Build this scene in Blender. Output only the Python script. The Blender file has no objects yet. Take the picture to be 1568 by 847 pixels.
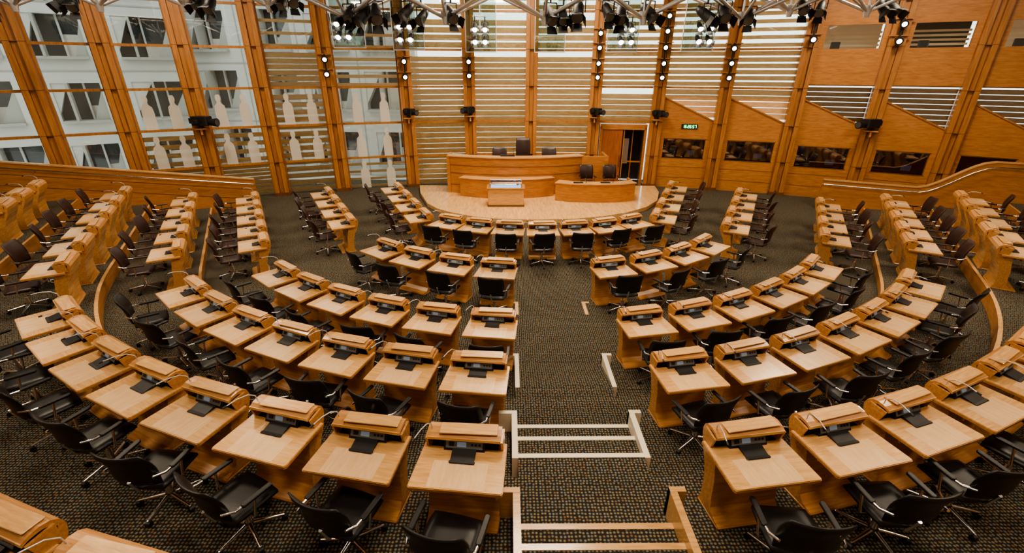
import bpy, math, random
from mathutils import Vector, Matrix
random.seed(4)
col=bpy.context.scene.collection
try:
    vs_=bpy.context.scene.view_settings; vs_.view_transform='AgX'; vs_.look='AgX - Medium High Contrast'; vs_.exposure=0.3
except Exception: pass
# ------------------------------------------------------------------ materials
def newmat(n):
    m=bpy.data.materials.new(n); m.use_nodes=True
    nt=m.node_tree; return m,nt,nt.nodes['Principled BSDF']
def plain(n,c,r=.5,metal=0,emit=None,es=0,spec=.5,coat=0):
    m,nt,b=newmat(n)
    b.inputs['Base Color'].default_value=(*c,1); b.inputs['Roughness'].default_value=r
    b.inputs['Metallic'].default_value=metal; b.inputs['Specular IOR Level'].default_value=spec
    b.inputs['Coat Weight'].default_value=coat
    if emit: b.inputs['Emission Color'].default_value=(*emit,1); b.inputs['Emission Strength'].default_value=es
    # subtle procedural variation
    tc=nt.nodes.new('ShaderNodeTexCoord'); no=nt.nodes.new('ShaderNodeTexNoise'); no.inputs['Scale'].default_value=14
    rp=nt.nodes.new('ShaderNodeMapRange'); rp.inputs['To Min'].default_value=max(.02,r-.06); rp.inputs['To Max'].default_value=min(1,r+.06)
    nt.links.new(tc.outputs['Object'],no.inputs['Vector']); nt.links.new(no.outputs['Fac'],rp.inputs['Value']); nt.links.new(rp.outputs['Result'],b.inputs['Roughness'])
    return m
def wood(n,c1,c2,scale=(1,12,12),r=.35,coat=.2,rand=.25,transl=0):
    m,nt,b=newmat(n); N=nt.nodes; L=nt.links
    tc=N.new('ShaderNodeTexCoord'); mp=N.new('ShaderNodeMapping'); mp.inputs['Scale'].default_value=scale
    oi=N.new('ShaderNodeObjectInfo'); 
    add=N.new('ShaderNodeVectorMath'); add.operation='ADD'
    mul=N.new('ShaderNodeMath'); mul.operation='MULTIPLY'; mul.inputs[1].default_value=17
    L.new(oi.outputs['Random'],mul.inputs[0]); L.new(tc.outputs['Object'],mp.inputs['Vector'])
    L.new(mp.outputs['Vector'],add.inputs[0]); L.new(mul.outputs[0],add.inputs[1])
    n1=N.new('ShaderNodeTexNoise'); n1.inputs['Scale'].default_value=2.5; n1.inputs['Detail'].default_value=6; n1.inputs['Distortion'].default_value=.6
    L.new(add.outputs[0],n1.inputs['Vector'])
    cr=N.new('ShaderNodeValToRGB'); cr.color_ramp.elements[0].position=.3; cr.color_ramp.elements[0].color=(*c1,1)
    cr.color_ramp.elements[1].position=.72; cr.color_ramp.elements[1].color=(*c2,1)
    L.new(n1.outputs['Fac'],cr.inputs['Fac'])
    hs=N.new('ShaderNodeHueSaturation'); mr=N.new('ShaderNodeMapRange'); mr.inputs['To Min'].default_value=1-rand/2; mr.inputs['To Max'].default_value=1+rand/2
    L.new(oi.outputs['Random'],mr.inputs['Value']); L.new(mr.outputs['Result'],hs.inputs['Value']); L.new(cr.outputs['Color'],hs.inputs['Color'])
    L.new(hs.outputs['Color'],b.inputs['Base Color']); b.inputs['Roughness'].default_value=r; b.inputs['Coat Weight'].default_value=coat; b.inputs['Coat Roughness'].default_value=.14
    if transl:
        t=N.new('ShaderNodeBsdfTranslucent'); L.new(hs.outputs['Color'],t.inputs['Color'])
        mx=N.new('ShaderNodeMixShader'); mx.inputs[0].default_value=transl
        L.new(b.outputs[0],mx.inputs[1]); L.new(t.outputs[0],mx.inputs[2]); L.new(mx.outputs[0],N['Material Output'].inputs['Surface'])
    return m
def glass(n,c=(.92,.97,.95),refl=.12,frost=0):
    m,nt,b=newmat(n); N=nt.nodes; L=nt.links
    tr=N.new('ShaderNodeBsdfTransparent'); tr.inputs[0].default_value=(*c,1)
    gl=N.new('ShaderNodeBsdfGlossy'); gl.inputs['Roughness'].default_value=.03+frost
    fr=N.new('ShaderNodeFresnel'); fr.inputs[0].default_value=1.45
    ad=N.new('ShaderNodeMath'); ad.operation='ADD'; ad.inputs[1].default_value=refl*.3
    L.new(fr.outputs[0],ad.inputs[0])
    mx=N.new('ShaderNodeMixShader'); L.new(ad.outputs[0],mx.inputs[0]); L.new(tr.outputs[0],mx.inputs[1]); L.new(gl.outputs[0],mx.inputs[2])
    L.new(mx.outputs[0],N['Material Output'].inputs['Surface'])
    return m
def frosted(n,c,alpha):
    m,nt,b=newmat(n); N=nt.nodes; L=nt.links
    b.inputs['Base Color'].default_value=(*c,1); b.inputs['Roughness'].default_value=.5
    tr=N.new('ShaderNodeBsdfTransparent'); mx=N.new('ShaderNodeMixShader'); mx.inputs[0].default_value=alpha
    L.new(tr.outputs[0],mx.inputs[1]); L.new(b.outputs[0],mx.inputs[2]); L.new(mx.outputs[0],N['Material Output'].inputs['Surface'])
    return m
def carpet():
    m,nt,b=newmat('carpet'); N=nt.nodes; L=nt.links
    tc=N.new('ShaderNodeTexCoord')
    v=N.new('ShaderNodeTexVoronoi'); v.voronoi_dimensions='2D'; v.inputs['Scale'].default_value=27; v.inputs['Randomness'].default_value=.3
    L.new(tc.outputs['Object'],v.inputs['Vector'])
    lt=N.new('ShaderNodeMapRange'); lt.inputs['From Min'].default_value=.18; lt.inputs['From Max'].default_value=.42; lt.inputs['To Min'].default_value=1; lt.inputs['To Max'].default_value=0
    L.new(v.outputs['Distance'],lt.inputs['Value'])
    sp=N.new('ShaderNodeSeparateColor'); L.new(v.outputs['Color'],sp.inputs[0])
    cr=N.new('ShaderNodeValToRGB'); e=cr.color_ramp; e.interpolation='CONSTANT'
    e.elements[0].color=(.24,.19,.11,1); e.elements[1].position=.4; e.elements[1].color=(.17,.18,.145,1)
    x=e.elements.new(.7); x.color=(.21,.125,.07,1); x=e.elements.new(.82); x.color=(.21,.205,.18,1)
    L.new(sp.outputs[0],cr.inputs['Fac'])
    mx=N.new('ShaderNodeMix'); mx.data_type='RGBA'; mx.inputs['A'].default_value=(.028,.025,.022,1)
    L.new(lt.outputs['Result'],mx.inputs['Factor']); L.new(cr.outputs['Color'],mx.inputs['B'])
    L.new(mx.outputs['Result'],b.inputs['Base Color']); b.inputs['Roughness'].default_value=.95; b.inputs['Specular IOR Level'].default_value=.1
    return m
OAK=wood('oak_desk',(.44,.20,.065),(.62,.33,.125),(1.5,14,14),.26,.4)
OAKL=wood('oak_light',(.58,.31,.115),(.76,.46,.20),(2,16,16),.24,.4)
SYC=wood('sycamore_inlay_sheen',(.72,.46,.24),(.82,.56,.32),(14,2,14),.2,.5)  # inlay veneer, with the paleness of a reflection also put into its colour
COLW=wood('column_timber',(.34,.14,.04),(.52,.235,.072),(9,9,.8),.35,.15,.1)
COLD=wood('column_timber_dark',(.12,.05,.018),(.20,.085,.03),(9,9,.8),.5,.0,.1)
PAN=wood('wall_panel_oak',(.38,.155,.043),(.55,.25,.08),(1.2,1.2,9),.35,.2,.12)
SLAT=wood('louvre_timber',(.70,.47,.26),(.88,.66,.42),(1.5,1.5,14),.5,0,.1,.5)
DAISW=wood('dais_floor_oak',(.62,.35,.14),(.85,.55,.26),(7,.8,7),.18,.4,0)
CEILW=wood('ceiling_timber',(.2,.12,.06),(.3,.18,.09),(1,8,8),.6,0,0)
BLK=plain('black_leather',(.010,.009,.010),.42)
BLKP=plain('black_plastic',(.012,.012,.014),.5)
BROWN=plain('brown_leather',(.035,.016,.013),.4)
CHR=plain('chrome',(.75,.75,.76),.18,1)
STEEL=plain('steel_strut',(.62,.62,.63),.35,.6)
SILV=plain('console_panel_grey',(.20,.205,.21),.35,.3)
SCRN=plain('console_display',(.22,.25,.27),.3,0,(.4,.5,.6),.15)
DISP=plain('case_display',(.2,.3,.5),.3,0,(.4,.55,.9),.8)
WHT=plain('nosing_strip',(.80,.72,.58),.5)
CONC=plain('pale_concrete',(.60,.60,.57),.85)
CONC2=plain('darker_stone',(.40,.40,.375),.85)  # darker even tone for facade sills, fins, bands and corner fillers
DKWIN=plain('dark_window_glass',(.07,.08,.085),.1)
FROST=frosted('frosted_silhouette',(.80,.76,.68),.6)
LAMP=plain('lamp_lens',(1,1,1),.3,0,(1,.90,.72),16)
GREEN=plain('clock_led',(.1,1,.3),.4,0,(.1,1,.35),4)
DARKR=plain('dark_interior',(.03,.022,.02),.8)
BOOTHG=glass('booth_glass',(.6,.6,.66),.9)
GL=glass('window_glass',(.90,.95,.93),.2)
GLS=glass('acoustic_glass',(.80,.90,.86),.6)
CARP=carpet()
MUTE=plain('white_wall_paint',(.7,.66,.6),.8)
# ------------------------------------------------------------------ mesh builder
class MB:
    def __init__(s): s.v=[]; s.f=[]; s.m=[]; s.mats=[]; s.sm=[]
    def mi(s,m):
        if m not in s.mats: s.mats.append(m)
        return s.mats.index(m)
    def add(s,vs,fs,m,M=None,smooth=False):
        o=len(s.v); k=s.mi(m)
        for p in vs:
            p=Vector(p); s.v.append(tuple(M@p) if M else tuple(p))
        for f in fs: s.f.append([o+i for i in f]); s.m.append(k); s.sm.append(smooth)
    def box(s,x0,x1,y0,y1,z0,z1,m,M=None):
        vs=[(x,y,z) for x in(x0,x1) for y in(y0,y1) for z in(z0,z1)]
        s.add(vs,[(0,1,3,2),(4,6,7,5),(0,4,5,1),(2,3,7,6),(0,2,6,4),(1,5,7,3)],m,M)
    def rbox(s,x0,x1,y0,y1,z0,z1,m,b=.02,M=None):
        def ring(i,z): return [(x0+i+b,y0+i,z),(x1-i-b,y0+i,z),(x1-i,y0+i+b,z),(x1-i,y1-i-b,z),(x1-i-b,y1-i,z),(x0+i+b,y1-i,z),(x0+i,y1-i-b,z),(x0+i,y0+i+b,z)]
        c=b*.5
        rs=[ring(c,z0),ring(0,z0+c),ring(0,z1-c),ring(c,z1)]
        vs=[p for r in rs for p in r]; fs=[]
        for k in range(3):
            for i in range(8): j=(i+1)%8; fs.append((k*8+i,k*8+j,k*8+8+j,k*8+8+i))
        fs.append(tuple(range(7,-1,-1))); fs.append(tuple(range(24,32)))
        s.add(vs,fs,m,M)
    def cyl(s,p0,p1,r0,m,r1=None,n=12,M=None,cap=True):
        if r1 is None: r1=r0
        p0=Vector(p0);p1=Vector(p1); d=(p1-p0)
        if d.length<1e-6: return
        q=d.to_track_quat('Z','Y').to_matrix()
        vs=[];fs=[]
        for p,r in((p0,r0),(p1,r1)):
            for i in range(n):
                a=2*math.pi*i/n; vs.append(tuple(p+q@Vector((r*math.cos(a),r*math.sin(a),0))))
        for i in range(n): j=(i+1)%n; fs.append((i,j,n+j,n+i))
        s.add(vs,fs,m,M,True)
        if cap: s.add(vs,[tuple(range(n-1,-1,-1)),tuple(range(n,2*n))],m,M)
    def tube(s,pts,r,m,n=8,M=None):
        for a,b in zip(pts,pts[1:]): s.cyl(a,b,r,m,n=n,M=M)
    def ext(s,poly,x0,x1,m,M=None,axis='x'):
        n=len(poly)
        if axis=='x': vs=[(x0,a,b) for a,b in poly]+[(x1,a,b) for a,b in poly]
        elif axis=='y': vs=[(a,x0,b) for a,b in poly]+[(a,x1,b) for a,b in poly]
        else: vs=[(a,b,x0) for a,b in poly]+[(a,b,x1) for a,b in poly]
        fs=[tuple(range(n)),tuple(range(2*n-1,n-1,-1))]+[(i,n+i,n+(i+1)%n,(i+1)%n) for i in range(n)]
        s.add(vs,fs,m,M)
    def mesh(s,n):
        me=bpy.data.meshes.new(n); me.from_pydata(s.v,[],s.f)
        for m in s.mats: me.materials.append(m)
        me.polygons.foreach_set('material_index',s.m); me.polygons.foreach_set('use_smooth',s.sm)
        me.update()
        import bmesh
        bm=bmesh.new(); bm.from_mesh(me); bmesh.ops.recalc_face_normals(bm,faces=bm.faces); bm.to_mesh(me); bm.free()
        return me
    def obj(s,n,loc=(0,0,0),rz=0,parent=None):
        return inst(s.mesh(n),n,loc,rz,parent)
def inst(me,n,loc=(0,0,0),rz=0,parent=None):
    o=bpy.data.objects.new(n,me); col.objects.link(o); o.location=loc; o.rotation_euler=(0,0,rz)
    if parent: o.parent=parent
    return o
def T(x,y,z,rz=0,rx=0): return Matrix.Translation((x,y,z))@Matrix.Rotation(rz,4,'Z')@Matrix.Rotation(rx,4,'X')
# ------------------------------------------------------------------ camera (fitted)
cd=bpy.data.cameras.new('camera'); cam=bpy.data.objects.new('camera',cd); col.objects.link(cam)
cd.sensor_width=36; cd.lens=708/1568*36; cd.clip_end=300
cam.location=(0,0,4.675); cam.rotation_mode='QUATERNION'
th,yw,ro=.42,.0085,.002
fw=Vector((math.sin(yw)*math.cos(th),math.cos(yw)*math.cos(th),-math.sin(th))); rt=Vector((math.cos(yw),-math.sin(yw),0)); up=rt.cross(fw)
r2=rt*math.cos(ro)+up*math.sin(ro); u2=up*math.cos(ro)-rt*math.sin(ro)
cam.rotation_quaternion=Matrix(((r2.x,u2.x,-fw.x),(r2.y,u2.y,-fw.y),(r2.z,u2.z,-fw.z))).to_quaternion()
bpy.context.scene.camera=cam
# ------------------------------------------------------------------ geometry constants
CX,CY=.79,14.77
Z0=.08; ZD=.27; ZE=.56; ZF=.90
def wy(x): return 20.6-(x-1)**2/49
PX=[-18.0,-16.4,-14.7,-13.0,-11.1,-9.1,-6.9,-4.1,-1.6,.95,3.6,6.1,8.5,10.9,13.2,15.3,17.2,19.0]
ROOF=9.2
b=MB(); b.box(-18.3,19.3,-6,21.2,-.15,Z0,CARP); b.obj('floor')
aL,aR=1.08,1.0
def ramp_left(x): return 16.3+(x+8.95)*.376
def ramp_right(x): return 16.3-(x-11.2)*.5
def path(R):
    pts=[]
    n=48
    d=Vector((-math.cos(aL),math.sin(aL))); p=Vector((CX-R*math.sin(aL),CY-R*math.cos(aL)))
    t=0
    while (p+d*t).y<ramp_left((p+d*t).x) and t<12: t+=.02
    pts.append(p+d*t)
    for i in range(n+1):
        a=-aL+(aL+aR)*i/n; pts.append(Vector((CX+R*math.sin(a),CY-R*math.cos(a))))
    d=Vector((math.cos(aR),math.sin(aR))); p=Vector(pts[-1]); t=0
    while (p+d*t).y<ramp_right((p+d*t).x) and t<12: t+=.02
    pts.append(p+d*t)
    return pts
def tier(R1,R2,z,zb,name):
    b=MB(); A=path(R1); B=path(R2); n=len(A)
    vs=[(p.x,p.y,z) for p in A]+[(p.x,p.y,z) for p in B]+[(p.x,p.y,zb) for p in A]+[(p.x,p.y,zb) for p in B]
    fs=[(i,i+1,n+i+1,n+i) for i in range(n-1)]
    b.add(vs,fs,CARP)
    b.add(vs,[(i,2*n+i,2*n+i+1,i+1) for i in range(n-1)]+[(n+i,n+i+1,3*n+i+1,3*n+i) for i in range(n-1)]+[(0,n,3*n,2*n),(n-1,3*n-1,4*n-1,2*n-1)],PAN)
    C=path(R1+.06)
    vs=[(p.x,p.y,z+.004) for p in A]+[(p.x,p.y,z+.004) for p in C]
    b.add(vs,[f for k,f in enumerate(fs) if k<10 or k>38],OAKL)
    b.obj(name)
RD,RE,RF=9.32,11.03,12.85
tier(RD,RE,ZD,Z0,'floor_tier'); tier(RE,RF,ZE,Z0,'floor_tier'); tier(RF,19.5,ZF,Z0,'floor_tier')
AX0,AX1=.11,1.58
b=MB()
for k,(R,z) in enumerate([(9.98,.37),(10.3,.465),(10.68,.564)]):
    b.box(AX0,AX1,CY-11.1,CY-R,Z0,z,CARP); b.box(AX0,AX1,CY-R-.05,CY-R+.012,z-.03,z+.006,WHT)
for k,(R,z) in enumerate([(11.68,.67),(11.97,.785),(12.28,.904)]):
    b.box(AX0,AX1,CY-13.0,CY-R,ZE-.1,z,CARP); b.box(AX0,AX1,CY-R-.05,CY-R+.012,z-.03,z+.006,OAKL)
b.ext([(CY-8.14,Z0+.003),(CY-9.0,ZD+.003),(CY-9.5,ZD+.003),(CY-9.5,Z0)],AX0,AX1,CARP)
def kerb(R0,R1,z0,z1,m,dx=0):
    for sx,x in((-1,AX0+dx),(1,AX1)):
        xa,xb=(x-.07,x) if sx<0 else (x,x+.07)
        xs=(x-.24,x) if sx<0 else (x,x+.16)
        b.box(xa,xb,CY-R1,CY-R0,z0,z1,m); b.box(xs[0],xs[1],CY-R0-.06,CY-R0,z0,z1+.002,m)
kerb(5.85,6.42,Z0,Z0+.012,OAKL,.1); kerb(8.14,9.05,Z0,ZD+.01,WHT,.06); kerb(9.92,10.74,ZD-.05,ZE+.012,WHT); kerb(11.45,12.7,ZE-.05,ZF+.012,OAKL)
b.obj('aisle_steps')
# ------------------------------------------------------------------ desk
b=MB()
prof=[(-.155,.900),(-.20,.922),(-.27,.935),(-.33,.925),(-.375,.89),(-.395,.83),(-.385,.76),(-.34,.64),(-.275,.52),(-.235,.40),(-.215,.25),(-.215,.10),(-.25,0),
      (.13,0),(.13,.035),(.03,.06),(-.03,.12),(-.05,.25),(-.06,.42),(-.09,.56),(-.11,.66),(-.12,.70),(-.26,.71),(-.335,.79),(-.35,.85),(-.325,.885),(-.27,.903),(-.20,.895),(-.155,.876)]
def ext_tri(b,poly,x0,x1,m):
    from mathutils.geometry import tessellate_polygon
    n=len(poly); tr=tessellate_polygon([[Vector((a,c,0)) for a,c in poly]])
    vs=[(x0,a,c) for a,c in poly]+[(x1,a,c) for a,c in poly]
    b.add(vs,[tuple(t) for t in tr]+[tuple(n+i for i in reversed(t)) for t in tr],m)
    b.add(vs,[(i,n+i,n+(i+1)%n,(i+1)%n) for i in range(n)],m)
ext_tri(b,prof,-.355,.355,OAK)
ck=[(-.335,.74),(-.335,.895),(-.16,.875),(-.20,.74)]
b.ext(ck,-.378,-.355,OAK); b.ext(ck,.355,.378,OAK)
b.box(-.355,.355,-.158,-.150,.872,.902,OAKL)
top=[(-.405,-.30),(.405,-.30),(.43,.29),(.415,.31),(-.415,.31),(-.43,.29)]
b.ext(top,.708,.736,OAK,axis='z')
b.ext([(x*.985,y*.98) for x,y in top],.736,.744,OAKL,axis='z')
b.ext([(-.26,-.02),(.26,-.02),(.26,.29),(-.26,.29)],.744,.7453,SYC,axis='z')
b.box(-.36,.36,.02,.04,.64,.708,OAK)
M=T(-.02,-.262,.936,.04,-.03); b.rbox(-.30,.26,-.06,.085,0,.012,OAKL,.008,M)
# electronics: dark console in the hood opening, talk unit on the table
b.box(-.33,.33,-.325,-.20,.745,.750,BLKP)
b.ext([(-.30,.745),(-.155,.745),(-.215,.855),(-.235,.855)],-.20,.20,BLKP)
M=Matrix.Translation((0,-.181,.805))@Matrix.Rotation(math.radians(-61),4,'X')
b.box(-.18,.18,-.038,.038,0,.006,SILV,M); b.box(-.02,.07,-.022,.024,.006,.009,SCRN,M)
for i in range(3): b.box(-.16+i*.036,-.14+i*.036,-.012,.008,.006,.012,BLKP,M)
b.box(.10,.15,-.02,.02,.006,.010,BLKP,M)
b.ext([(-.15,.7455),(-.02,.7455),(-.02,.752),(-.15,.78)],-.12,.11,BLKP); b.rbox(-.13,.12,-.03,.01,.7455,.757,BLKP,.01)
# microphone
b.tube([(.32,-.24,.92),(.33,-.23,.99),(.35,-.17,1.04),(.38,-.06,1.06),(.41,.04,1.05)],.0055,STEEL,6); b.cyl((.41,.04,1.05),(.42,.08,1.045),.011,BLKP,n=8)
b.rbox(-.36,.36,-.25,.14,0,.03,OAK,.015)
desk_me=b.mesh('parliament_desk')
# ------------------------------------------------------------------ chair
def chair_mesh(leather,tall=0,name='swivel_chair'):
    b=MB()
    for i in range(5):
        a=math.radians(90+72*i); c,s_=math.cos(a),math.sin(a)
        b.cyl((c*.04,s_*.04,.11),(c*.30,s_*.30,.075),.022,CHR,.013,8)
        b.cyl((c*.30,s_*.30,.075),(c*.30,s_*.30,.05),.01,CHR,n=6)
        b.cyl((c*.30-s_*.022,s_*.30+c*.022,.03),(c*.30+s_*.022,s_*.30-c*.022,.03),.03,BLKP,n=12)
    b.cyl((0,0,.08),(0,0,.26),.032,CHR); b.cyl((0,0,.26),(0,0,.40),.02,CHR); b.rbox(-.1,.1,-.1,.1,.38,.41,BLKP,.02)
    def pad(fn,nu,nv,th,m):
        vs=[];fs=[]
        for side in(0,1):
            for i in range(nu+1):
                for j in range(nv+1):
                    u=2*i/nu-1; v=2*j/nv-1
                    e=max(0,1-max(abs(u),abs(v))**6)**.5 if max(abs(u),abs(v))<1 else 0
                    vs.append(fn(u,v,(.5 if side else -.5)*th*(.35+.65*e)))
        k=(nu+1)*(nv+1)
        for i in range(nu):
            for j in range(nv):
                a=i*(nv+1)+j; q=(a,a+1,a+nv+2,a+nv+1)
                fs.append(q); fs.append(tuple(k+x for x in reversed(q)))
        for i in range(nu):
            for j in(0,nv): a=i*(nv+1)+j; fs.append((a,a+nv+1,k+a+nv+1,k+a))
        for j in range(nv):
            for i in(0,nu): a=i*(nv+1)+j; fs.append((a,a+1,k+a+1,k+a))
        b.add(vs,fs,m,None,True)
    pad(lambda u,v,w:(u*.25*(1-.06*v*v),v*.24*(1-.08*u*u),.45+w-.02*(v<-.6)*(abs(v)-.6)+.01*u*u),8,8,.08,leather)
    H=.42+tall
    def back(u,v,w):
        z=.54+H*(v+1)/2; hw=.265*(1-.10*max(0,v)**4)*(1-.05*max(0,-v)); return (u*hw,.27+.10*(v+1)/2-.055*u*u+w-.02*math.cos(v*2.2),z)
    pad(back,8,8,.045,leather)
    b.tube([(0,.08,.39),(0,.25,.42),(0,.31,.60)],.018,CHR,8)
    for sx in(-1,1):
        x=sx*.275
        b.tube([(sx*.12,.04,.40),(x,.05,.43),(x+sx*.02,.02,.63)],.013,CHR,8)
        b.tube([(x+sx*.02,.0,.635),(x+sx*.015,.20,.65),(sx*.25,.29,.68)],.013,CHR,8)
        b.rbox(x+sx*.02-.025,x+sx*.02+.025,-.15,.14,.635,.665,leather,.012)
    return b.mesh(name)
chair_me=chair_mesh(BLK); chairb_me=chair_mesh(BROWN,.04); chairt_me=chair_mesh(BROWN,.35)
def place(x,y,z,rz,brown=False):
    inst(desk_me,'parliament_desk',(x,y,z),rz)
    o=.47+random.uniform(-.05,.08); jx=random.uniform(-.06,.06)
    c,s_=math.cos(rz),math.sin(rz)
    inst(chairb_me if brown else chair_me,'swivel_chair',(x-s_*o+c*jx,y+c*o+s_*jx,z),rz+random.uniform(-.25,.25))
def arc(R,z,a0,n,sgn,cx=CX,cy=CY,S=1.0):
    for i in range(n):
        a=sgn*(a0+S*i/R); place(cx+R*math.sin(a),cy-R*math.cos(a),z,math.pi+a)
arc(6.0,Z0,.174,4,-1); arc(6.0,Z0,.238,4,1)
arc(8.263,Z0,.13,6,-1); arc(8.263,Z0,.181,6,1)
arc(9.871,ZD,.123,7,-1); arc(9.871,ZD,.16,7,1)
arc(11.59,ZE,.107,8,-1); arc(11.59,ZE,.137,7,1)
arc(13.45,ZF,.185,6,-1); arc(13.45,ZF,.182,5,1)
for i in range(7):
    a=(i-3)*.16; place(.9+5.6*math.sin(a),17.1-5.6*math.cos(a),Z0,math.pi+a)
def wing(near,far,z,n,side,brown=True):
    d=Vector((far[0]-near[0],far[1]-near[1])).normalized()
    nx,ny=(-d.y,d.x) if side<0 else (d.y,-d.x)
    rz=math.atan2(-nx,ny)
    for i in range(n):
        t=i/(n-1); place(near[0]+(far[0]-near[0])*t,near[1]+(far[1]-near[1])*t,z,rz,brown)
wing((-2.6,12.75),(-4.1,16.1),Z0,4,-1); wing((4.45,12.65),(6.04,16.3),Z0,4,1)
wing((-4.58,12.19),(-6.3,15.4),Z0,4,-1); wing((6.1,11.75),(8.0,15.2),Z0,4,1)
wing((-6.16,10.52),(-8.44,14.69),Z0,5,-1); wing((8.16,10.83),(9.95,13.9),Z0,4,1)
wing((-7.48,9.48),(-9.85,13.8),ZD,5,-1); wing((9.45,9.85),(11.73,13.59),ZD,5,1)
wing((-8.5,7.95),(-11.5,13.4),ZE,6,-1); wing((10.4,8.75),(13.2,12.8),ZE,5,1)
wing((-11.0,8.6),(-13.3,12.7),ZF,5,-1); wing((12.4,8.6),(14.9,12.2),ZF,5,1)
# ------------------------------------------------------------------ dais
b=MB()
out=[(-3.75,19.5),(-3.5,18.2),(-2.97,16.6),(-2.5,15.9),(-1.95,15.4),(-1.2,14.95),(-.4,14.68),(.9,14.55),(2.19,14.66),(3.2,14.95),(4.09,15.4),(4.95,16.1),(5.6,17.0),(6.05,18.3),(6.2,19.4)]
b.ext(out,Z0,Z0+.13,DAISW,axis='z')
b.obj('dais')
ZS=Z0+.13
b=MB()
def curve_wall(pts,th,z0,z1,m,cap=None):
    n=len(pts); P=[Vector(p) for p in pts]; vs=[]
    for i,p in enumerate(P):
        d=(P[min(i+1,n-1)]-P[max(i-1,0)]).normalized(); nrm=Vector((-d.y,d.x))
        q=p+nrm*th
        za=z0 if not callable(z0) else z0(i/(n-1)); zb=z1 if not callable(z1) else z1(i/(n-1))
        vs+=[(p.x,p.y,za),(p.x,p.y,zb),(q.x,q.y,zb),(q.x,q.y,za)]
    fs=[]
    for i in range(n-1):
        for k in range(4): l=(k+1)%4; fs.append((i*4+k,i*4+l,i*4+4+l,i*4+4+k))
    fs+= [(0,1,2,3),tuple(reversed([n*4-4,n*4-3,n*4-2,n*4-1]))]
    b.add(vs,fs,m)
def cpts(x0,x1,ym,sag,n=16):
    xm=(x0+x1)/2;h=(x1-x0)/2
    return [(x0+(x1-x0)*i/n, ym+sag*((x0+(x1-x0)*i/n-xm)/h)**2) for i in range(n+1)]
curve_wall(cpts(-2.35,2.9,17.75,.55),.10,ZS,1.62,PAN)
curve_wall(cpts(-2.38,2.93,17.70,.55),.45,1.62,1.66,OAKL)
curve_wall(cpts(-1.85,1.75,17.25,.45),.5,ZS,.90,PAN)
curve_wall(cpts(-1.9,1.78,17.22,.45),.5,.90,.93,OAKL)
for k in(.55,1.0,1.3): curve_wall(cpts(-2.36,2.91,17.735,.55),.02,k,k+.012,COLD)
b.box(-2.4,-2.28,18.25,19.3,ZS,1.62,PAN); b.box(2.85,3.9,18.25,18.35,ZS,1.62,PAN); b.box(3.8,3.9,18.3,19.4,ZS,1.62,PAN)
b.box(-2.3,2.9,18.4,19.5,ZS,.62,DAISW)
curve_wall([(1.75,17.0),(2.3,16.75),(3.2,16.65),(4.1,16.72),(4.7,16.95)],.08,ZS,.86,PAN)
curve_wall([(1.72,16.98),(2.3,16.72),(3.2,16.62),(4.1,16.69),(4.75,16.93)],.5,.86,.89,OAKL)
b.box(4.62,4.7,17.0,18.0,ZS,.86,PAN)
b.box(-.3,.25,18.0,18.2,1.66,1.70,BLKP); b.tube([(.2,18.0,1.66),(.2,17.95,1.85),(.2,18.05,1.95)],.008,BLKP)
for x in(2.6,3.6): b.box(x-.2,x+.15,16.85,17.0,.89,.91,BLKP); b.tube([(x+.25,16.9,.89),(x+.25,16.85,1.1),(x+.25,17.0,1.18)],.008,BLKP,6)
b.obj('presiding_officer_rostrum')
for x,me,z in((-.35,chairb_me,1.2),(.6,chairt_me,1.2),(1.65,chairb_me,1.2)):
    o=inst(me,'presiding_chair',(x,18.85,.62),0); o.scale=(1.1,1,z)
for x in(3.05,3.95): inst(chairb_me,'clerk_chair',(x,17.75,ZS),random.uniform(-.2,.2)).scale=(1,1,1.12)
b=MB()
b.rbox(-.72,.55,16.15,16.75,ZS,.84,OAKL,.03); b.box(-.76,.59,16.1,16.8,.84,.87,OAK); b.box(-.74,.57,16.12,16.78,ZS,ZS+.05,COLD)
b.box(-.62,.45,16.22,16.68,.87,.885,DISP)
for x in(-.64,.46):
    for y in(16.2,16.69): b.cyl((x,y,.87),(x,y,1.04),.01,CHR,n=6)
b.box(-.65,.47,16.19,16.70,1.035,1.05,GL); b.tube([(-.65,16.19,1.045),(.47,16.19,1.045),(.47,16.70,1.045),(-.65,16.70,1.045),(-.65,16.19,1.045)],.012,CHR,6)
b.cyl((-.5,16.45,.93),(.3,16.45,.93),.02,CHR); b.cyl((.3,16.45,.93),(.38,16.45,.93),.06,CHR,.03)
b.obj('mace_table')
# ------------------------------------------------------------------ front curved wall: columns and bays
def frame(i,j):
    p=Vector((PX[i],wy(PX[i]))); q=Vector((PX[j],wy(PX[j]))); return p,q
def bayM(i):
    p,q=frame(i,i+1); d=q-p; return Matrix.Translation((p.x,p.y,0))@Matrix.Rotation(math.atan2(d.y,d.x),4,'Z'),d.length
for i,x in enumerate(PX):
    xl=PX[max(0,i-1)]; xr=PX[min(len(PX)-1,i+1)]
    ang=math.atan2(wy(xr)-wy(xl),xr-xl)
    b=MB()
    b.box(-.24,-.09,-.30,.10,0,ROOF-Z0,COLW); b.box(.09,.24,-.30,.10,0,ROOF-Z0,COLW); b.box(-.09,.09,-.20,.06,0,ROOF-Z0,COLW)
    b.box(-.09,-.075,-.205,-.2,0,ROOF-Z0,COLD); b.box(.075,.09,-.205,-.2,0,ROOF-Z0,COLD)
    for z in(1.3,2.65,4.0,5.35,6.7): b.box(-.25,.25,-.305,.11,z-.008,z+.008,COLD)
    b.box(-.27,.27,-.36,.12,0,.12,COLD)
    b.obj('timber_column',(x,wy(x),Z0),ang)
TZ=[Z0,1.35,2.70,4.05,5.40,6.75,8.1,ROOF]
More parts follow.
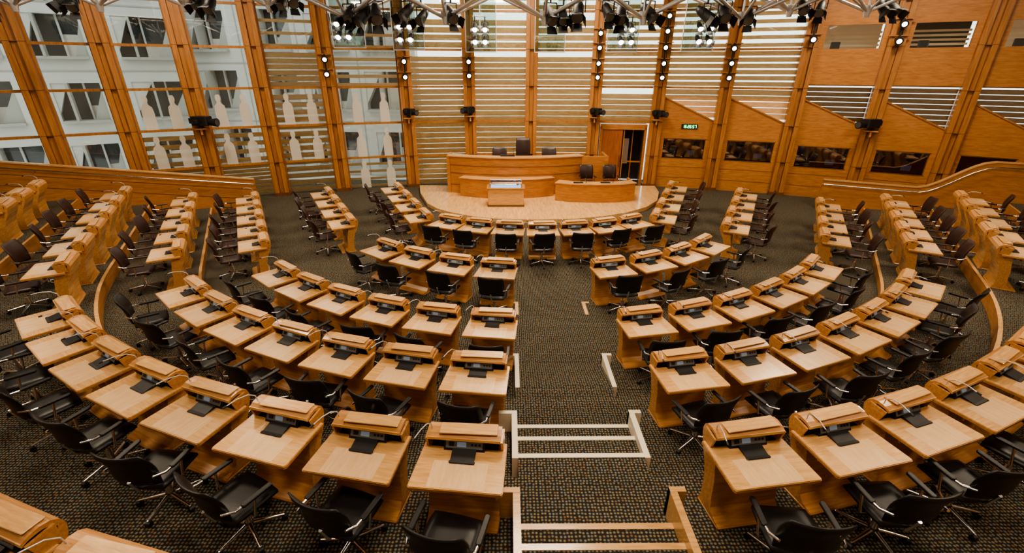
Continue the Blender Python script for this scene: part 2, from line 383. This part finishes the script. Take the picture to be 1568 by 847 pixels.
def slats(b,M,w,z0,z1,pitch,h,y=.12,m=SLAT,x0=.2):
    z=z0+.03
    while z+h<=z1:
        b.box(x0,w-x0,y,y+.014,z,z+h,m,M); z+=pitch
def silhouette(b,M,cx,z,s=1.0,y=-.02):
    pr=[(.17,0),(.17,.55),(.15,.70),(.07,.78),(.055,.84),(.085,.92),(.08,1.0),(.05,1.06)]
    poly=[(cx+a*s,z+c*s) for a,c in pr]+[(cx-a*s,z+c*s) for a,c in reversed(pr)]
    n=len(poly)
    vs=[(a,y,c) for a,c in poly]+[(a,y+.02,c) for a,c in poly]
    b.add(vs,[tuple(range(n)),tuple(range(2*n-1,n-1,-1))]+[(k,n+k,n+(k+1)%n,(k+1)%n) for k in range(n)],FROST,M)
for i in range(len(PX)-1):
    M,w=bayM(i); b=MB()
    right=i>=13
    for z in TZ[1:-1]:
        if right and z<6: continue
        if i in(11,12) and z<4: continue
        if i==10 and z<2.5: continue
        b.box(.25,w-.25,-.05,.09,z-.04,z+.04,COLW,M)
    if not right:
        b.box(.25,w-.25,.02,.03,Z0 if i not in(10,11,12) else (2.66 if i==10 else 3.7),ROOF,GL,M)
    if i<=6:
        b.box(.25,.31,-.03,.08,Z0,ROOF,COLW,M); b.box(w-.31,w-.25,-.03,.08,Z0,ROOF,COLW,M)
    if i<=4:
        slats(b,M,w,Z0,1.3,.15,.125)
        if i>=3: slats(b,M,w,1.4,2.6,.3,.16)
    if i==5:
        slats(b,M,w,4.05,5.35,.2,.17); slats(b,M,w,Z0,4.0,.27,.19); slats(b,M,w,5.4,6.7,.4,.1)
    if i==6:
        slats(b,M,w,4.05,5.35,.3,.12); slats(b,M,w,5.4,6.7,.4,.1); slats(b,M,w,Z0,1.3,.3,.1)
    if 7<=i<=12:
        z0=Z0 if i<10 else (2.70 if i==10 else 2.9)
        slats(b,M,w,z0,4.0,.215,.196); slats(b,M,w,4.08,5.35,.215,.19 if i<10 else .16); slats(b,M,w,5.45,6.7,.26,.13 if i>9 else .2); slats(b,M,w,6.8,9,.3,.15)
    if 3<=i<=6:
        for row in(0,1):
            for fx in(.32,.68): silhouette(b,M,w*fx,1.39+1.35*row,1.05,-.03)
        if i==6: 
            for fx in(.32,.68): silhouette(b,M,w*fx,Z0+.02,1.05,-.03)
    b.obj('window_%d'%(i+1))
def panel_with_hole(b,M,x0,x1,z0,ztl,ztr,hx0,hx1,hz0,hz1,m,y0=-.12,y1=0):
    b.box(x0,hx0,y0,y1,z0,hz1,m,M); b.box(hx1,x1,y0,y1,z0,hz1,m,M); b.box(hx0,hx1,y0,y1,z0,hz0,m,M)
    vs=[(x0,hz1),(x1,hz1),(x1,ztr),(x0,ztl)]
    b.ext(vs,y0,y1,m,M,'y')
for i in range(11,17):
    M,w=bayM(i); b=MB()
    lo,hi=(3.66,2.8)
    hx0,hx1=(.42,w-.42)
    wz0,wz1=(1.33,2.08) if i<13 else (1.25,2.0)
    panel_with_hole(b,M,.25,w-.25,Z0,lo,hi,hx0,hx1,wz0,wz1,PAN)
    b.ext([(.25,lo),(w-.25,hi),(w-.25,hi+.05),(.25,lo+.05)],-.16,.02,COLW,M,'y')
    for (a,c,d,e) in((hx0-.03,hx1+.03,wz0-.03,wz0),(hx0-.03,hx1+.03,wz1,wz1+.03)): b.box(a,c,-.13,.03,d,e,COLD,M)
    b.box(hx0,hx1,-.02,-.01,wz0,wz1,BOOTHG,M)
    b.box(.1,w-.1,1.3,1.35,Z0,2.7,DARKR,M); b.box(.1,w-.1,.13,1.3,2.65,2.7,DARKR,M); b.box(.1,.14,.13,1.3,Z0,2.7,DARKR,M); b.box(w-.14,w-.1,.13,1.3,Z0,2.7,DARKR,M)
    b.box(hx0+.1,hx1-.1,.25,.6,wz0-.1,wz0+.05,OAK,M); b.rbox(hx0+.4,hx0+.75,.5,.6,wz0,wz0+.35,BLK,.03,M); b.rbox(hx1-.6,hx1-.3,.3,.34,wz0+.05,wz0+.25,SCRN,.02,M)
    for z in(.5,.95): b.box(.25,w-.25,-.125,-.12,z,z+.012,COLD,M)
    b.obj('wall_panelling')
for i in range(13,17):
    M,w=bayM(i); b=MB()
    slats(b,M,w,2.75,4.2,.17,.15,.05,PAN,.25); b.box(.25,w-.25,-.02,-.01,2.8,4.2,GL,M)
    b.box(.25,w-.25,-.14,0,4.2,5.38,PAN,M); b.box(.25,.42,-.14,0,5.38,6.12,PAN,M); b.box(w-.42,w-.25,-.14,0,5.38,6.12,PAN,M); b.box(.25,w-.25,-.14,0,6.12,ROOF,PAN,M)
    b.box(.25,w-.25,-.16,-.1,4.17,4.21,COLD,M)
    b.box(.42,w-.42,-.03,-.02,5.38,6.12,GL,M); slats(b,M,w,5.45,6.1,.14,.07,.9,WHT,.25)
    b.rbox(.7,1.0,.3,.4,5.38,5.62,BLK,.04,M)
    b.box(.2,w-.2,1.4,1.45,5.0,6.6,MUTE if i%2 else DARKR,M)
    b.obj('wall_gallery_panelling')
M,w=bayM(11); b=MB(); b.box(w*.42,w*.42+.62,-.17,-.12,2.50,2.68,BLKP,M)
seg={'1':'bc','5':'afgcd','2':'abged','6':'afgecd','7':'abc'}
def digit(b,M,ch,x,z,s,y):
    L={'a':(0,s,2*s,2*s),'g':(0,s,s,s),'d':(0,s,0,0),'f':(0,0,s,2*s),'b':(s,s,s,2*s),'e':(0,0,0,s),'c':(s,s,0,s)}
    for c in seg[ch]:
        a,b2,c0,c1=L[c]; b.box(x+a-.006,x+b2+.006,y-.004,y,z+c0-.006,z+c1+.006,GREEN,M)
xx=w*.42+.05
for k,ch in enumerate('152657'): digit(b,M,ch,xx,2.54,.05,-.171); xx+=.085+(.02 if k%2 else 0)
b.obj('digital_clock')
M,w=bayM(10); b=MB()
b.box(.3,.4,-.1,.1,Z0,2.5,PAN,M); b.box(w-.4,w-.3,-.1,.1,Z0,2.5,PAN,M); b.box(.3,w-.3,-.1,.1,2.4,2.62,PAN,M)
b.box(.4,1.25,-.06,0,Z0,2.4,wood('door_redwood',(.30,.09,.03),(.42,.15,.05),(9,9,1),.35,.2),M); b.box(1.15,1.2,-.13,-.06,.9,1.4,CHR,M)
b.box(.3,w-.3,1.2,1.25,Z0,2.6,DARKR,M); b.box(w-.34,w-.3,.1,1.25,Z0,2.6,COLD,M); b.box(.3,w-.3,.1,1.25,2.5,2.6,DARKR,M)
b.box(1.3,1.34,-.02,.04,Z0,2.4,PAN,M); b.box(1.7,1.74,.4,.44,Z0,2.4,PAN,M); b.box(1.34,w-.4,.3,.31,1.0,1.06,PAN,M); b.box(1.4,1.65,1.1,1.15,.8,1.9,MUTE,M)
b.obj('door_1')
# ------------------------------------------------------------------ ramp balustrades left & right
b=MB()
n=20
pts=[(-15.75+(6.8)*i/n, ramp_left(-15.75+6.8*i/n)+.02) for i in range(n+1)]
curve_wall(pts,.10,Z0,lambda t:2.25-1.12*t,PAN)
curve_wall([(x,y-.03) for x,y in pts],.16,lambda t:2.25-1.12*t,lambda t:2.29-1.12*t,OAKL)
for k in(.35,.7): curve_wall([(x,y-.008) for x,y in pts],.01,lambda t:(2.25-1.12*t)-k,lambda t:(2.25-1.12*t)-k+.012,COLD)
rail=[(x,y-.12,2.12-1.12*i/n) for i,(x,y) in enumerate(pts)]; b.tube(rail,.02,CHR,8)
for i in range(0,n+1,4): x,y,z=rail[i]; b.cyl((x,y,z),(x,y+.12,z-.06),.01,CHR,n=6)
b.obj('ramp_balustrade')
b=MB()
pts=[(11.2+5.2*i/24, ramp_right(11.2+5.2*i/24)+.02) for i in range(25)]
def sz(t):
    u=min(1,max(0,(t-.45)/.3)); return 1.12+.95*(3*u*u-2*u**3)+.1*max(0,t-.7)
curve_wall(pts,.10,Z0,sz,PAN); curve_wall([(x,y-.03) for x,y in pts],.16,sz,lambda t:sz(t)+.04,OAKL)
rail=[(x,y-.12,sz(i/24)-.12) for i,(x,y) in enumerate(pts)]; b.tube(rail,.02,CHR,8)
for i in range(0,25,4): x,y,z=rail[i]; b.cyl((x,y,z),(x,y+.12,z-.06),.01,CHR,n=6)
b.obj('ramp_balustrade')
# ------------------------------------------------------------------ wall spotlights on columns, cameras
def colM(i):
    x=PX[i]; ang=math.atan2(wy(PX[i+1])-wy(PX[i-1]),PX[i+1]-PX[i-1]); return Matrix.Translation((x,wy(x),0))@Matrix.Rotation(ang,4,'Z')
def wall_spot(i,zs):
    M=colM(i); b=MB()
    b.box(-.03,.03,-.42,-.34,min(zs)-.15,max(zs)+.15,BLKP,M)
    for z in zs:
        b.box(-.3,.3,-.40,-.32,z+.13,z+.16,COLW,M)
        b.cyl((0,-.42,z+.02),(0,-.60,z-.04),.095,BLKP,.12,14,M); b.cyl((0,-.601,z-.04),(0,-.606,z-.042),.07,LAMP,n=14,M=M)
    b.obj('wall_spotlight')
for i,zs in((6,(4.55,5.05)),(7,(4.45,5.0)),(8,(4.5,5.0)),(10,(4.45,4.95,5.5,6.0)),(11,(4.45,4.95,5.5,6.05,6.55)),(12,(4.45,4.95,5.45)),(13,(5.7,6.3)),(14,(5.6,6.1))): wall_spot(i,zs)
def tvcam(i,z,k=1.0,rot=None):
    M=colM(i)@Matrix.Translation((0,-.34,z)); b=MB()
    b.box(-.2,.2,-.25,.03,-.22,-.18,OAK,M); b.box(-.03,.03,-.2,.03,-.4,-.22,OAK,M)
    M=M@Matrix.Translation((0,-.12,0))@Matrix.Rotation(random.choice((.7,-.7)) if rot is None else rot,4,'Z'); b.cyl((0,0,-.18),(0,0,-.08),.05,BLKP,M=M)
    b.rbox(-.11*k,.11*k,-.25*k,.12*k,-.08,.14*k,BLKP,.03,M); b.cyl((0,-.25*k,.03),(0,-.42*k,.02),.07*k,BLKP,.09*k,14,M); b.cyl((0,-.421*k,.02),(0,-.423*k,.02),.07*k,DKWIN,n=14,M=M)
    b.rbox(-.2*k,-.11*k,-.15,.05,0,.12,BLKP,.02,M); b.rbox(-.07*k,.07*k,.12*k,.2*k,-.02,.1*k,BLKP,.02,M)
    b.tube([(.1,.05,.1),(.18,.1,-.05),(.1,.12,-.2)],.012,BLKP,6,M)
    b.obj('broadcast_camera')
tvcam(4,2.95,1.6,1.0); tvcam(7,3.1,1.2); tvcam(8,3.15,1.2); tvcam(10,3.1,1.2); tvcam(11,3.05,1.2); tvcam(14,2.9,1.5,-.9)
# ------------------------------------------------------------------ lighting rig
def spot(b,p,aim,s=1.0,lit=False):
    p=Vector(p); d=(Vector(aim)-p).normalized()
    b.cyl(p-d*.16*s,p+d*.14*s,.085*s,BLKP,.11*s,14); b.cyl(p-d*.26*s,p-d*.16*s,.05*s,BLKP,.085*s,12)
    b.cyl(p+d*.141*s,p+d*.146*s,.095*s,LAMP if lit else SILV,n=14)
    side=d.cross(Vector((0,0,1))).normalized(); u=side.cross(d)
    for q,w_ in((side,u),(-side,u),(u,side),(-u,side)):
        a=p+d*.14*s+q*.10*s; c=a+d*.13*s+q*.06*s
        b.add([a-w_*.08*s,a+w_*.08*s,c+w_*.1*s,c-w_*.1*s],[(0,1,2,3)],BLKP)
    b.tube([p+side*.12*s,p+side*.12*s+Vector((0,0,.2*s)),p-side*.12*s+Vector((0,0,.2*s)),p-side*.12*s],.012,BLKP,6)
    b.cyl(p+Vector((0,0,.2*s)),p+Vector((0,0,.42*s)),.02,BLKP,n=6)
def rig(y,x0,x1,zb,name,n,ns=3):
    b=MB(); dx=(x1-x0)/n
    for i in range(n):
        xa=x0+i*dx; xm=xa+dx/2; xb=xa+dx
        for s_ in(-1,1):
            b.cyl((xa,y+s_*.6,zb+.62),(xm,y,zb+.10),.038,STEEL,n=8); b.cyl((xm,y,zb+.10),(xb,y+s_*.6,zb+.62),.038,STEEL,n=8)
            b.cyl((xm+s_*.9,y-.3,zb+.5),(xm,y,zb+.10),.026,STEEL,n=8)
        b.cyl((xm,y-.9,zb+.7),(xm,y,zb+.10),.03,STEEL,n=8); b.cyl((xm,y,zb+.1),(xm,y,zb+2.6),.03,STEEL,n=8)
        b.cyl((xm,y,zb+.24),(xm,y,zb-.02),.11,STEEL,.06,12)
        b.cyl((xa,y,zb+.50),(xb,y,zb+.50),.025,BLKP,n=8)
        off=random.choice((-1,1))*dx*.28
        for k in range(ns):
            sx=xm+off*(k!=2)-.32*(k==0)*1+.1; 
            if k==2: sx=xm+.12
            spot(b,(sx,y-.25+.3*random.random(),zb+.10+.12*random.random()),(sx+random.uniform(-4,4),y-5,1.5),random.uniform(1.0,1.3),False)
        b.cyl((xa,y-.6,zb+.62),(xb,y-.6,zb+.62),.03,STEEL,n=8); b.cyl((xa,y+.6,zb+.62),(xb,y+.6,zb+.62),.03,STEEL,n=8)
    b.obj(name)
rig(11.5,-4.6,6.2,5.60,'lighting_rig_truss',5)
rig(12.5,-12.5,-4.6,5.92,'lighting_rig_truss',4,2)
rig(13.5,6.2,10.2,5.95,'lighting_rig_truss',2,2)
for x,z in((-5.6,5.4),(-3.6,5.35),(-1.0,5.3),(1.55,5.3),(4.2,5.3),(6.8,5.3)):
    b=MB(); y=wy(x)-1.4
    b.box(x-.55,x+.55,y,y+.015,z,z+2.4,GLS)
    for q in(-.35,.35): b.cyl((x+q,y,z+2.4),(x+q,y,ROOF-.55),.008,STEEL,n=6); b.box(x+q-.04,x+q+.04,y-.02,y+.03,z+2.3,z+2.42,STEEL)
    b.box(x-.57,x+.57,y-.01,y+.025,z-.03,z+.0,STEEL); b.box(x-.57,x-.55,y-.01,y+.025,z,z+2.4,STEEL); b.box(x+.55,x+.57,y-.01,y+.025,z,z+2.4,STEEL)
    b.obj('glass_acoustic_screen')
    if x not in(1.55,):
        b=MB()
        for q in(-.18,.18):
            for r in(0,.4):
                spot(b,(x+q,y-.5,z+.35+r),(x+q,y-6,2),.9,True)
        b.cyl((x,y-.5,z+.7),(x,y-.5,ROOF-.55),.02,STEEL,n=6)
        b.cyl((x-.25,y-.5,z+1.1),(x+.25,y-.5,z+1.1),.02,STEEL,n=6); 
        b.obj('glass_glare_cluster')  # lit lamps added to stand in for reflections in the glass screens
# ------------------------------------------------------------------ other walls, ceiling
b=MB(); b.box(-18.4,-18.2,-6,13.1,-.1,ROOF,MUTE); b.obj('wall_left')
b=MB(); b.box(19.2,19.4,-6,14.2,-.1,ROOF,PAN); b.obj('wall_right')
b=MB(); b.box(-18.4,19.4,-6.2,-6,-.1,ROOF,MUTE); b.obj('wall_back')
b=MB(); b.box(-18.4,19.4,-6.2,21.2,ROOF,ROOF+.2,CEILW)
for k in range(8): b.box(-18,19,-4+k*3,-3.75+k*3,ROOF-.5,ROOF,CEILW)
b.obj('ceiling')
# ------------------------------------------------------------------ exterior
def facade(x,y,rz,w,h,name,seedv):
    rnd=random.Random(seedv); b=MB(); M=T(x,y,-1,rz)
    nx=int(w/3.0); nz=int(h/2.7)
    b.box(0,w,.5,.6,0,h,DKWIN,M)
    cw=w/nx; ch=h/nz
    for i in range(nx):
        for j in range(nz):
            x0=i*cw; z0=j*ch; wx0=x0+cw*rnd.uniform(.08,.2); wx1=x0+cw*rnd.uniform(.75,.92); wz0=z0+ch*.22; wz1=z0+ch*rnd.uniform(.78,.88)
            b.box(x0,wx0,0,.5,z0,z0+ch,CONC,M); b.box(wx1,x0+cw,0,.5,z0,z0+ch,CONC,M); b.box(wx0,wx1,0,.5,z0,wz0,CONC,M); b.box(wx0,wx1,0,.5,wz1,z0+ch,CONC,M)
            d=(wx1-wx0)*rnd.uniform(.2,.4)
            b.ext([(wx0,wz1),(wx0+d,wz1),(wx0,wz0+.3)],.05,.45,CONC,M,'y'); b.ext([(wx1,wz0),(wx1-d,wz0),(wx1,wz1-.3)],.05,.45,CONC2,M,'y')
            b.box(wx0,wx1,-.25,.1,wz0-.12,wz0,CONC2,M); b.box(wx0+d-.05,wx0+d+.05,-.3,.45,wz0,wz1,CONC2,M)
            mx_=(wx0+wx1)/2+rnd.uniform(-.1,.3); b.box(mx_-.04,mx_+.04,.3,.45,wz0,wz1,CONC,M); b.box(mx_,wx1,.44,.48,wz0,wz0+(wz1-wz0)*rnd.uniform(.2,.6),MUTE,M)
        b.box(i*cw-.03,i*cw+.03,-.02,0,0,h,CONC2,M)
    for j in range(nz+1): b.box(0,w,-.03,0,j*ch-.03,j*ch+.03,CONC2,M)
    b.obj(name)
facade(-34,14.5,math.radians(34),21,14,'office_building',3)
facade(-17.5,28.0,math.radians(-4),12.6,12,'office_building',5)
b=MB(); b.box(-60,60,21.3,80,-1.2,-1,CONC); b.box(-60,-20,-10,21.3,-1.2,-1,CONC); b.obj('ground')
# ------------------------------------------------------------------ world + lights
w=bpy.data.worlds.new('world'); bpy.context.scene.world=w; w.use_nodes=True
nt=w.node_tree; bg=nt.nodes['Background']; sky=nt.nodes.new('ShaderNodeTexSky'); sky.sky_type='HOSEK_WILKIE'; sky.turbidity=8; sky.sun_direction=(.3,.6,.75)
mx=nt.nodes.new('ShaderNodeMix'); mx.data_type='RGBA'; mx.inputs['Factor'].default_value=.75; mx.inputs['B'].default_value=(1,.98,.94,1)
nt.links.new(sky.outputs[0],mx.inputs['A']); nt.links.new(mx.outputs['Result'],bg.inputs[0]); bg.inputs[1].default_value=2.6
def area(x,y,z,sx,sy,e,c=(1,.82,.60),rx=0,rz=0):
    l=bpy.data.lights.new('overhead_fill','AREA'); l.shape='RECTANGLE'; l.size=sx; l.size_y=sy; l.energy=e; l.color=c  # unseen area light added overhead to brighten the room
    o=bpy.data.objects.new('overhead_fill',l); col.objects.link(o); o.location=(x,y,z); o.rotation_euler=(rx,0,rz)
for x in(-9,.8,10.5):
    for y in(2,8,14): area(x,y,8.6,2.0,1.4,310 if y>3 else 250)
area(.8,17.0,8.6,5,1,480)
